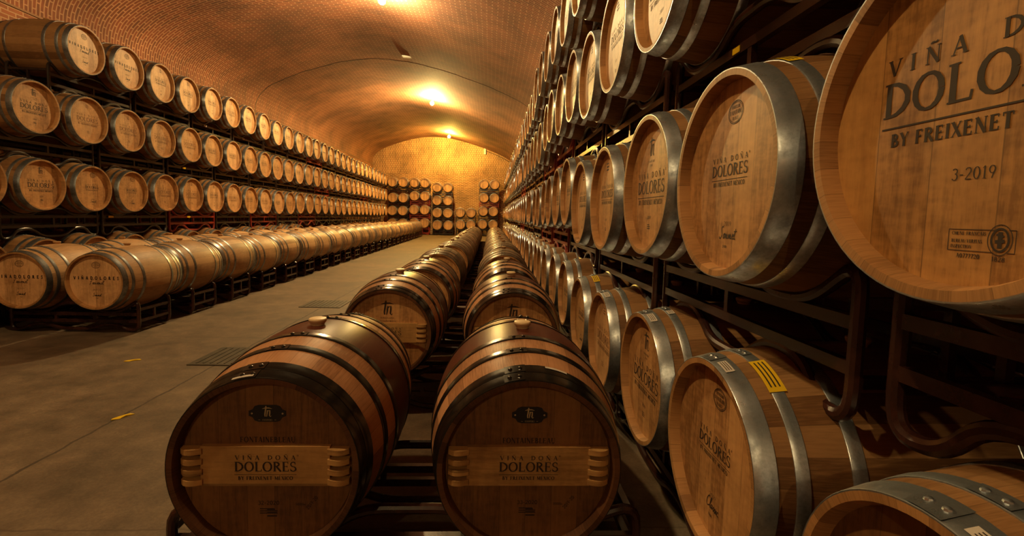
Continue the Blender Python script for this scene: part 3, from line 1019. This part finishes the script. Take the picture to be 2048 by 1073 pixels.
# ---------------- low double row on the left of the aisle (axes along the hall)
n = 25
for r in range(n):
    y = 5.08 + .972 * r
    xc = -4.09 - .0135 * (y - 5)
    zz = -.775 + rs_rng.uniform(-.012, .012)
    for c_ in (0, 1):
        x = xc - .745 * c_ + rs_rng.uniform(-.015, .015)
        nm = ('right', 'left')[c_]
        if r == 0:
            lab = ['pale-headed barrel at the aisle corner of the low left rows, numbered 2022-24',
                   'pale-headed barrel at the near end of the low left rows, against the left edge'][c_]
        else:
            lab = 'oak barrel on its low rack, %s of the %s left row' % (ordn(r), ('aisle-side low', 'wall-side low')[c_])
        want('-y', (x, y), zz, 'low', 'head_pale' if r == 0 else 'head', 'spaced' if r == 0 else ('medium' if r < 4 else None), lab,
             'barrels lying in the low double row left of the aisle')
    RACKS.append((xc - .3725, y + LEN / 2, zz + H, 0, .745, 0.0, 'rack' if r % 7 else 'rack', 'maroon floor rack, %s from the near end of the low left rows' % ordn(r),
                  'floor racks of the low left rows', 1))

# ---------------- centre: two rows of barrels
CY = [1.45, 3.05, 4.42, 6.08, 7.85, 9.05, 10.15, 11.25, 12.3, 13.4, 14.5, 15.6, 16.7, 17.8, 18.9]
for r, y in enumerate(CY):
    kind = 'cask' if r in (0, 1, 2) else 'grey'
    dz = [0, .015, 0, .01, .01, -.01][r] if r < 6 else rs_rng.uniform(-.015, .015)
    for c_ in (0, 1):
        x = [(-.684, .140), (-.66, .16), (-.64, .17), (-.66, .19), (-.65, .22), (-.66, .22)][min(r, 5)][c_] + rs_rng.uniform(-.01, .01) * (r > 0)
        side = ('left', 'right')[c_]
        if r == 0:
            lab = ['front centre barrel numbered 32-2020, black hoops and a wooden cross board', 'front centre barrel numbered 33-2020, black hoops and a wooden cross board'][c_]
        elif r == 1:
            lab = ['black-hooped barrel behind the 32-2020 one, brushed mark on its head', 'black-hooped barrel directly behind the 33-2020 one, its head in shade'][c_]
        elif r == 2:
            lab = 'wine-stained black-hooped barrel, third from the front in the %s centre row' % side
        else:
            lab = 'greyed oak barrel, %s from the front in the %s centre row' % (ordn(r), side)
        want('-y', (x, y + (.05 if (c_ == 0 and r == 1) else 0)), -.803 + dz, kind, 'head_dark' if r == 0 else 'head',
             {0: ('cask32', 'cask33')[c_], 1: 'mark', 2: 'mark'}.get(r), lab, 'barrels lying in the two centre rows',
             extra=(['cask'] if r in (0, 1) else []) + ([('paper', -.32, -.10, -.468, -.458)] if (r, c_) == (0, 0) else []) + ([('paper', .16, .40, -.400, -.390)] if (r, c_) == (0, 1) else []))
    x0 = [(-.684, .140), (-.66, .16), (-.64, .17), (-.66, .19), (-.65, .22), (-.66, .22)][min(r, 5)]
    RACKS.append(((x0[0] + x0[1]) / 2, y + LEN / 2, -.803 + H, 0, x0[1] - x0[0], 0.0, 'rack', 'maroon floor rack, %s from the front under the centre rows' % ordn(r),
                  'floor racks of the centre rows', 1))

# ---------------- end wall stacks, heads facing the camera
EW = 31.6
def at_px(x, y, Y):
    """point of the end-wall layout survey: direction at which a barrel stands, taken to the depth Y"""
    d = fwd + r2 * ((x - 1024) / F) - u2 * ((y - 506.5) / F)
    return (d.x * Y / d.y, d.z * Y / d.y)
stacks = {
    'far left stack': [(295, 530), (395, 558), (495, 562), (397, 679), (495, 680), (392, 800), (490, 802), (392, 918), (490, 918)],
    'second stack': [(601, 540), (698, 540), (600, 663), (698, 665), (595, 792), (695, 794), (595, 916), (692, 918)],
    'third stack': [(812, 583), (912, 583), (812, 706), (912, 706), (812, 822), (912, 822), (812, 937), (915, 937)],
    'short stack': [(1028, 820), (1130, 817), (1030, 932), (1127, 930)],
    'right stack': [(1250, 555), (1350, 557), (1250, 682), (1348, 684), (1243, 808), (1338, 810), (1237, 930), (1335, 928)],
}
for sname, L_ in stacks.items():
    rows = {}
    for (cx_, cy_) in L_:
        px, py = 700 + cx_ * .2143, 250 + cy_ * .2143
        x, z = at_px(px, py, EW)
        key = None
        for k0 in rows:
            if abs(k0 - z) < .25: key = k0
        rows.setdefault(key if key is not None else z, []).append((x, z))
    keys = sorted(rows, reverse=True)
    for ri, k0 in enumerate(keys):
        lst = sorted(rows[k0])
        lv = 'bottom' if ri == len(keys) - 1 and ri else ['top', 'second', 'third', 'fourth'][ri]
        for ci, (x, z) in enumerate(lst):
            pos = ['left', 'right'][min(ci, 1)] if len(lst) == 2 else ['leftmost', 'left', 'right'][ci] if len(lst) == 3 else 'single'
            want('-y', (x, EW), k0, 'left', 'head_gold' if rs_rng.random() < .5 else 'head', 'tiny',
                 '%s barrel of the %s level in the %s at the end wall' % (pos, lv, sname), 'barrels stacked against the end wall')
        l2 = lst[-2:]
        if len(l2) == 2:
            m_ = 'rack_red' if (sname in ('second stack',) and ri in (1, 2, 3)) or (sname == 'right stack' and ri == 1) else 'rack_black'
            RACKS.append(((l2[0][0] + l2[1][0]) / 2, EW + LEN / 2, k0 + H, 0, l2[1][0] - l2[0][0], 0.0 if ri == len(keys) - 1 else None, m_,
                          '%s rack under the %s level of the end wall %s' % ('red' if m_ == 'rack_red' else 'black', lv, sname), 'racks of the end wall stacks', 9))

# ---------------- barrels added behind the left racks to keep the gaps between tiers dark
GAP_BLOCKERS = []
for t in (2, 3, 4):
    z0, z1 = LT[t][2]
    y = 5.2
    while y < 27:
        GAP_BLOCKERS.append((Vector((leftx(y) - 1.0 - LEN / 2 - .05, y, z0 + (z1 - z0) * (y - 6) / 19.5 + H)), PI / 2))
        y += .74

# ---------------- build the individuals
def inframe(c):
    v = c - Vector((0, 0, H))
    d = v.dot(fwd)
    if d < .2: return False
    x = 1024 + F * v.dot(r2) / d; y = 506.5 - F * v.dot(u2) / d
    m_ = 500 / d
    return -m_ < x < 2048 + m_ and -m_ < y < 1073 + m_
NB.sort(key=lambda b: b['d'] / b['size'] + (0 if inframe(b['c']) else 3))
N_IND = 300
peg = None
for bi, B in enumerate(NB[:N_IND]):
    px = F * .58 / B['d']
    lod = 0 if px > 62 else (1 if px > 34 else 2)
    if lod == 2:
        me = barrel_parts(B['style'], B['head'], 2, B['ink'])
        root = link('wine_barrel', me, None, B['c'], (0, 0, B['a']))
        root.scale = (B['size'],) * 3
    else:
        root = link('wine_barrel', None, None, B['c'], (0, 0, B['a']))
        root.scale = (B['size'],) * 3
        root.empty_display_size = .1
        for nm, me, sub in barrel_parts(B['style'], B['head'], lod, B['ink']):
            o = link(nm, me, root)
        hd_f = None
        for o in root.children:
            pass
        if B['ink']:
            for nm, me in ink_obj(B['ink'], B['faint']):
                link(nm, me, root)
        for ex in B['extra']:
            if ex == 'cask':
                bd = link('cross_board', cached('cb', cross_board_mesh), root)
                link('brand_lettering', cached('cbi', board_ink), bd)
                for s_ in (-1, 1):
                    for q in range(4):
                        pg = link('peg', cached('peg', peg_mesh), bd, (s_ * .224, -LEN / 2 + REC - .002, .054 - .033 * q), (0, 0 if s_ > 0 else PI, 0))
                        pg['label'] = 'wooden finger of the cross board'
                if B['ink'].startswith('cask'):
                    pl = link('name_plate', cached('pl', plate_mesh), root)
                    pl['label'] = 'scalloped black plate with a brushed mark'
                    link('lettering', cached('pli', plate_ink), pl)
            else:
                mm, a0, a1, y0, y1 = ex
                so = link('sticker', sticker_mesh(M[mm], a0, a1, y0, y1, mm == 'yellow' or (y1 - y0) > .02), root)
                so['label'] = ('yellow' if mm == 'yellow' else 'white') + ' printed sticker on the hoop'
    tag(root, B['label'], 'barrel', B['group'])

# the rest (smallest or hidden) and the added gap-darkening barrels as one object
b = MB()
far = barrel_parts('left', 'head', 2, None)
srcv = [v.co.copy() for v in far.vertices]
srcf = [tuple(p.vertices) for p in far.polygons]
srcm = [p.material_index for p in far.polygons]
def put(c, a, s=1.0):
    Mx = Matrix.Translation(c) @ Matrix.Rotation(a, 4, 'Z') @ Matrix.Scale(s, 4)
    o = len(b.v)
    b.v += [tuple(Mx @ v) for v in srcv]
    b.f += [tuple(i + o for i in f) for f in srcf]
    b.m += srcm
for B in NB[N_IND:]:
    put(B['c'], B['a'], B['size'])
for c, a in GAP_BLOCKERS:
    put(c, a)
rest = link('wine_barrels', mesh('wine_barrels', b.v, b.f, list(far.materials), b.m))
tag(rest, 'oak barrels far down the right racks, plus ones added for shade behind the left racks', 'barrels', None, 'stuff')

# ------------------------------------------------------------------ racks
def rack_profile(s, top, bot, hump, ext=0.0):
    """outline of one wavy tube frame; z relative to the barrel axis above"""
    h = s / 2
    e = h + .29 + ext
    up_ = [(e, top), (h + .11, -.36), (h - .10, -.36), (max(.04, h - .235), -.27)]
    lo = [(e, bot), (h + .17 + ext, bot + .004), (h + .09, hump), (h - .09, hump), (max(.05, h - .22), bot + .01)]
    pts = [(-x, z) for x, z in up_] + [(x, z) for x, z in reversed(up_)]
    pts += lo + [(-x, z) for x, z in reversed(lo)]
    return pts
W2 = .245
def rack_meshes(s, bot, floor, m_, lod):
    key = ('rack', round(s, 2), round(bot, 2), floor, m_, lod)
    def mk():
        hgt = -bot
        hump = bot + (.075 if floor else .115)
        if not floor: hump = bot + .13
        top = -.225
        n = 10 if lod == 0 else 6
        seg = 5 if lod == 0 else 3
        ext = .14 if s > .79 else 0.0
        pr = rack_profile(s, top - ext * .2, bot + .019, hump, ext)
        parts = []
        for sy_ in (-1, 1):
            b = MB()
            b.tube(rounded([(x, sy_ * W2, z - bot) for x, z in pr], .085, True, seg), .019, n)
            parts.append(('frame', b))
        e = s / 2 + .29 + ext
        zs = (-.385, bot + .155) if not floor else (-.385, bot + .13)
        if floor and bot > -.6: zs = (-.385, bot + .12)
        for sy_ in (-1, 1):
            for z in zs:
                b = MB()
                b.box((0, sy_ * W2, z - bot), (2 * e - .02, .026, .034))
                parts.append(('rail', b))
            for x in (0,) if not floor else (-.2, .2):
                b = MB()
                b.box((x, sy_ * W2, (zs[0] + zs[1]) / 2 - bot), (.026, .022, max(.02, abs(zs[0] - zs[1]))))
                parts.append(('upright', b))
        for sx in (-1, 1):
            for z in (top - .11, bot + .12):
                b = MB()
                b.box((sx * (e - .004), 0, z - bot), (.026, 2 * W2, .028))
                parts.append(('cross_bar', b))
            b = MB()
            b.box((sx * (e - .004), 0, (top - .11 + bot + .12) / 2 - bot), (.022, .022, abs(top - .11 - bot - .12)))
            parts.append(('upright', b))
        if lod == 0:
            return [(nm, bb.build(nm, M[m_])) for nm, bb in parts]
        b = MB()
        for nm, bb in parts:
            b.add(bb.v, bb.f)
        return b.build('rack', M[m_])
    return cached(key, mk)
for (cx, cyy, za, rot, s, zb, m_, lab, grp, tier) in RACKS:
    floor = zb is not None
    s = round(s, 2)
    bot = -round(za, 2) if floor else -.655
    d = math.hypot(cx, cyy)
    lod = 0 if d < 9 else 1
    r_ = rack_meshes(s, bot, floor, m_, lod)
    loc = (cx, cyy, za + bot)
    if lod == 0:
        root = link('barrel_rack', None, None, loc, (0, 0, rot))
        root.empty_display_size = .1
        for nm, me in r_:
            link(nm, me, root)
    else:
        root = link('barrel_rack', r_, None, loc, (0, 0, rot))
    tag(root, lab, 'barrel rack', grp)

# ------------------------------------------------------------------ the cellar itself
Y0, Y1 = -12.5, 33.0
XL, XR, ZS = -8.05, 1.98, 3.35 + H
prof = [(-8.05, 3.30), (-8.02, 3.62), (-7.86, 3.92), (-7.45, 4.26), (-6.9, 4.52), (-6.2, 4.78), (-5.4, 5.02), (-4.6, 5.18), (-3.8, 5.23), (-3.0, 5.17), (-2.2, 5.03),
        (-1.3, 4.80), (-.45, 4.53), (.3, 4.26), (.95, 3.96), (1.45, 3.62), (1.8, 3.25), (1.95, 2.9), (1.98, 2.6)]
def cat(p, n=4):
    out = []
    for i in range(len(p) - 1):
        p0, p1, p2, p3 = p[max(0, i - 1)], p[i], p[i + 1], p[min(len(p) - 1, i + 2)]
        for q in range(n):
            u = q / n
            out.append(tuple(.5 * (2 * b + (c - a) * u + (2 * a - 5 * b + 4 * c - d) * u * u + (3 * b - a - 3 * c + d) * u ** 3) for a, b, c, d in zip(p0, p1, p2, p3)))
    out.append(p[-1])
    return out
cv = cat(prof)
def struct(name, me, **kw):
    o = link(name, me)
    o['kind'] = 'structure'
    return o
M['vault'] = brick('vault_brick', ca=(.165, .036, .013), cb=(.058, .016, .008), mortar=(.38, .215, .125), msize=.0135)
M['wallbrick'] = brick('wall_brick', bw=.26, rh=.075, ca=(.27, .085, .034), cb=(.14, .04, .02), mortar=(.40, .26, .16))
M['endbrick'] = brick('end_wall_brick', bw=.26, rh=.078, ca=(.33, .13, .045), cb=(.10, .035, .014), mortar=(.66, .48, .28), msize=.018)
vs, uv, fs = [], [], []
arc = [0]
for i in range(1, len(cv)):
    arc.append(arc[-1] + math.hypot(cv[i][0] - cv[i - 1][0], cv[i][1] - cv[i - 1][1]))
ny = 60
for j in range(ny + 1):
    y = Y0 + (Y1 - Y0) * j / ny
    for (x, z), a in zip(cv, arc):
        vs.append((x, y, z + H)); uv.append((a, y))
L_ = len(cv)
for j in range(ny):
    for i in range(L_ - 1):
        fs.append((j * L_ + i, j * L_ + i + 1, (j + 1) * L_ + i + 1, (j + 1) * L_ + i))
struct('ceiling', mesh('vault', vs, fs, M['vault'], None, True, 60, uv))
def quad(name, pts, uvs, mm):
    return struct(name, mesh(name, pts, [(0, 1, 2, 3)], mm, None, False, 30, uvs))
zl = 3.30 + H
quad('wall_left', [(XL, Y0, 0), (XL, Y1, 0), (XL, Y1, zl), (XL, Y0, zl)], [(Y0, 0), (Y1, 0), (Y1, zl), (Y0, zl)], M['wallbrick'])
zr = 2.6 + H
quad('wall_right', [(XR, Y0, 0), (XR, Y1, 0), (XR, Y1, zr), (XR, Y0, zr)], [(Y0, 0), (Y1, 0), (Y1, zr), (Y0, zr)], M['wallbrick'])
zc = 2.72 + H
quad('wall_back', [(XL, Y1, 0), (XR, Y1, 0), (XR, Y1, zc), (XL, Y1, zc)], [(XL, 0), (XR, 0), (XR, zc), (XL, zc)], M['endbrick'])
def lunette(name, y, zbase, mm, turned=True):
    pts = [(x, z + H) for x, z in cv if z + H > zbase]
    pts = [(XL, zbase)] + pts + [(XR if zbase < 2.6 + H else pts[-1][0], zbase)]
    vs = [(x, y, z) for x, z in pts]
    uvs = [((z, x) if turned else (x, z)) for x, z in pts]
    return struct(name, mesh(name, vs, [tuple(range(len(vs)))], mm, None, False, 30, uvs))
lunette('wall_back_arch', Y1 - .001, zc, M['endbrick'])
quad('wall_front', [(XL, Y0, 0), (XR, Y0, 0), (XR, Y0, zr), (XL, Y0, zr)], [(XL, 0), (XR, 0), (XR, zr), (XL, zr)], M['wallbrick'])
lunette('wall_front_arch', Y0 + .001, zr, M['wallbrick'], False)

# rounded mortar ledge where the vault springs from the left wall, and the dark joint ring in the vault
b = MB()
b.box((XL + .008, (Y0 + Y1) / 2, zl - .01), (.03, Y1 - Y0, .035))
M['mortar'] = mat('mortar', (.22, .12, .07), .9)
struct('trim_1', b.build('ledge', M['mortar'], smooth=False))
M['joint'] = mat('dark_joint', (.02, .012, .008), .9)
b = MB()
ring = [(x, 16.9, z + H - .004) for x, z in cv]
L2 = len(ring)
vs = []
for x, y, z in ring:
    wob = .02 * math.sin(x * 5.1) + .015 * math.sin(x * 11)
    vs += [(x, y - .018 + wob, z), (x, y + .018 + wob, z), (x, y + .018 + wob, z + .01), (x, y - .018 + wob, z + .01)]
for i in range(L2 - 1):
    for q in range(4):
        b.f.append((4 * i + q, 4 * i + (q + 1) % 4, 4 * i + 4 + (q + 1) % 4, 4 * i + 4 + q)); b.m.append(0)
b.v = vs
struct('trim_2', b.build('vault_joint', M['joint'], smooth=False))

# floor
fm = mat('concrete', (.3, .2, .13), .8)
k = NT(fm)
tc = k.n('ShaderNodeTexCoord')
co = tc.outputs['Object']
sx = k.n('ShaderNodeSeparateXYZ'); k.l(co, sx.inputs[0])
n1 = k.noise(co, .9, 5, .62); n2 = k.noise(co, 5.5, 5, .65); n3 = k.noise(co, 60, 3, .7)
f = k.math('ADD', k.math('MULTIPLY', n1, .45), k.math('ADD', k.math('MULTIPLY', n2, .35), k.math('MULTIPLY', n3, .2)))
base = k.ramp(f, [(.40, (.062, .041, .025)), (.5, (.125, .085, .055)), (.61, (.20, .142, .095))])
st = k.noise(co, 3.1, 4, .7)
base = k.mix(k.math('MULTIPLY', k.math('LESS_THAN', st, .40), .45), base, (.12, .08, .05))
wx = k.math('ADD', sx.outputs[0], k.math('MULTIPLY', k.math('SUBTRACT', k.noise(co, 6, 3, .6), .5), .05))
wy = k.math('ADD', sx.outputs[1], k.math('MULTIPLY', k.math('SUBTRACT', k.noise(co, 5, 3, .6), .5), .05))
j1 = k.math('LESS_THAN', k.math('ABSOLUTE', k.math('ADD', wx, 2.385)), .009)
jm = k.math('ABSOLUTE', k.math('SUBTRACT', k.math('MODULO', k.math('ADD', wy, 5.3), 3.15), 1.0))
j2 = k.math('MULTIPLY', k.math('LESS_THAN', jm, .005), .55)
jj = k.math('MAXIMUM', j1, j2)
base = k.mix(k.math('MULTIPLY', jj, .85), base, (.035, .022, .014))
k.l(base, k.b.inputs['Base Color'])
k.l(k.ramp(f, [(.35, (.55,) * 3), (.65, (.85,) * 3)]), k.b.inputs['Roughness'])
k.bump(k.math('SUBTRACT', n3, jj), .25, .004)
struct('floor', mesh('floor', [(XL, Y0, 0), (XR, Y0, 0), (XR, Y1, 0), (XL, Y1, 0)], [(0, 1, 2, 3)], fm, None, False))

# drain covers let into the floor
cov = painted('drain_cover_metal', (.035, .03, .02), (.07, .055, .035), .5)
for i, (x0, x1, ya, yb, lab) in enumerate([(-2.62, -2.02, 4.2, 4.76, 'dark square drain cover in the floor left of the front centre barrel'),
                                            (-2.70, -2.12, 6.84, 7.40, 'dark square drain cover in the floor, farther one beside the centre rows')]):
    b = MB()
    b.box(((x0 + x1) / 2, (ya + yb) / 2, .004), (x1 - x0, yb - ya, .008))
    for q in range(9):
        b.box((x0 + (x1 - x0) * (q + 1) / 10, (ya + yb) / 2, .010), (.012, (yb - ya) * .86, .004))
    o = link('drain_cover', b.build('drain_cover', cov, smooth=False))
    tag(o, lab, 'drain cover', 'drain covers')
# yellow scraps of tape
for i, (x, y, a, lab) in enumerate([(-3.16, 4.32, .5, 'small yellow paper scrap on the floor near the low left racks'),
                                    (-2.37, 3.13, 1.0, 'small yellow paper scrap lying on the floor joint')]):
    b = MB()
    pts = [(-.06, -.008), (-.02, -.024), (.02, -.012), (.065, -.018), (.05, .010), (.015, .006), (-.01, .02), (-.045, .012)]
    ca, sa = math.cos(a), math.sin(a)
    top = [(x + p * ca - q * sa, y + p * sa + q * ca, .006 + .004 * math.sin(p * 60)) for p, q in pts]
    b.add(top + [(p[0], p[1], .001) for p in top], [tuple(range(8))] + [(j, 8 + j, 8 + (j + 1) % 8, (j + 1) % 8) for j in range(8)])
    o = link('paper_scrap', b.build('paper_scrap', M['yellow'], smooth=False))
    tag(o, lab, 'scrap', 'yellow scraps on the floor')

# ------------------------------------------------------------------ ceiling lamps
def ceil_z(x):
    for (xa, za), (xb, zb) in zip(cv, cv[1:]):
        if xa <= x <= xb: return za + (zb - za) * (x - xa) / (xb - xa) + H
for i, (x, y, p, c) in enumerate(LAMPS):
    zc_ = ceil_z(x)
    lab = ['glowing ceiling lamp at the top edge of the photo, nearest of three', 'glowing ceiling lamp in the middle of the vault, between the other two',
           'glowing ceiling lamp just before the end wall, farthest of three', 'glowing ceiling lamp above the photographer', 'glowing ceiling lamp far behind the photographer'][i]
    root = link('ceiling_lamp', None, None, (x, y, zc_))
    tag(root, lab, 'lamp', 'ceiling lamps')
    b = MB(); b.lathe([(0, .03), (.07, .03), (.07, -.015), (.05, -.03), (.0, -.03)], 20, axis='z'); link('canopy', b.build('canopy', M['housing']), root)
    b = MB(); b.lathe([(.014, -.03), (.014, -.12)], 10, axis='z'); link('stem', b.build('stem', M['housing']), root)
    b = MB(); b.lathe([(.016, -.10), (.026, -.12), (.030, -.168), (0, -.172)], 18, axis='z'); link('socket', b.build('socket', M['housing']), root)
    gm = mat('lamp_glass_%s' % 'abcde'[i], (1, .9, .7), .3, emit=(c, LAMP_STRENGTH * p))
    b = MB()
    R_ = .085
    b.lathe([(.03, -.170)] + [(R_ * math.sin(a), -.25 + R_ * math.cos(a)) for a in [.6, 1.1, 1.6, 2.1, 2.6]] + [(.0, -.25 - R_)], 12, axis='z')
    link('globe', b.build('globe', gm), root)

# small fixture on the vault and the emergency light on the end wall with its conduit
x_, z_ = -2.30, ceil_z(-2.30)
r0 = link('junction_box', None, None, (-2.86, 16.3, ceil_z(-2.86)))
tag(r0, 'small pale box fixed to the crown of the vault between two lamps', 'electrical box')
b = MB(); b.box((0, 0, -.006), (.30, .20, .03)); b.box((0, 0, -.028), (.24, .14, .016)); link('housing', b.build('housing', M['white'], smooth=False), r0)
b = MB(); b.box((0, 0, -.038), (.26, .03, .01)); link('bracket', b.build('bracket', M['housing'], smooth=False), r0)
ex_, ez_ = at_px(970, 302, Y1 - .06)
r0 = link('emergency_light', None, None, (ex_, Y1 - .002, ez_ + H))
tag(r0, 'narrow white emergency light high on the end wall, upper right', 'emergency light')
b = MB(); b.box((0, -.04, 0), (.12, .08, .46)); link('housing', b.build('housing', M['white'], smooth=False), r0)
b = MB(); b.box((0, -.085, 0), (.08, .01, .36)); link('diffuser', b.build('diffuser', M['paper'], smooth=False), r0)
b = MB()
pts = [(x, Y1 - .03, z + H - .12) for x, z in cv if ex_ < x < 1.7]
b.tube(pts, .015, 6, closed=False)
o = link('conduit', b.build('conduit', M['black']))
tag(o, 'thin dark cable conduit following the vault edge on the end wall', 'conduit')

# yellow and white location tags clipped to rack rails
def tagplate(x, y, z, rot, mm, lab, grp, w_=.09, h_=.03):
    b = MB(); b.box((0, 0, 0), (w_, .003, h_))
    o = link('rack_tag', b.build('rack_tag', M[mm], smooth=False), None, (x, y, z + H), (0, 0, rot))
    tag(o, lab, 'tag', grp)
TIERZ = {2: LT[2][2], 3: LT[3][2], 4: LT[4][2]}
for t, y, mm in ((4, 7.15, 'yellow'), (4, 9.0, 'yellow'), (3, 8.2, 'yellow'), (3, 8.9, 'yellow'), (2, 9.6, 'paper'), (2, 10.2, 'yellow'), (2, 11.1, 'paper'), (2, 11.8, 'yellow')):
    z0, z1 = TIERZ[t]
    z = z0 + (z1 - z0) * (y - 6) / 19.5 - .385
    q = [a for a in (7.15, 9.0, 8.2, 8.9, 9.6, 10.2, 11.1, 11.8)].index(y)
    tagplate(leftx(y) - LEN / 2 + W2 + .016, y, z, PI / 2, mm, '%s tag on the rack rail of the left %s, %s along' % ('yellow' if mm == 'yellow' else 'white', lname[t], ('near one', 'far one', 'near one', 'far one', 'first', 'second', 'third', 'fourth')[q]),
             'tags on the left rack rails')
tagplate(.68 + LEN / 2 - W2 - .016, 1.78, 1.018 - .385, PI / 2, 'yellow', 'yellow tag on the dark rail above the barrel marked Sommet', None, .05, .022)
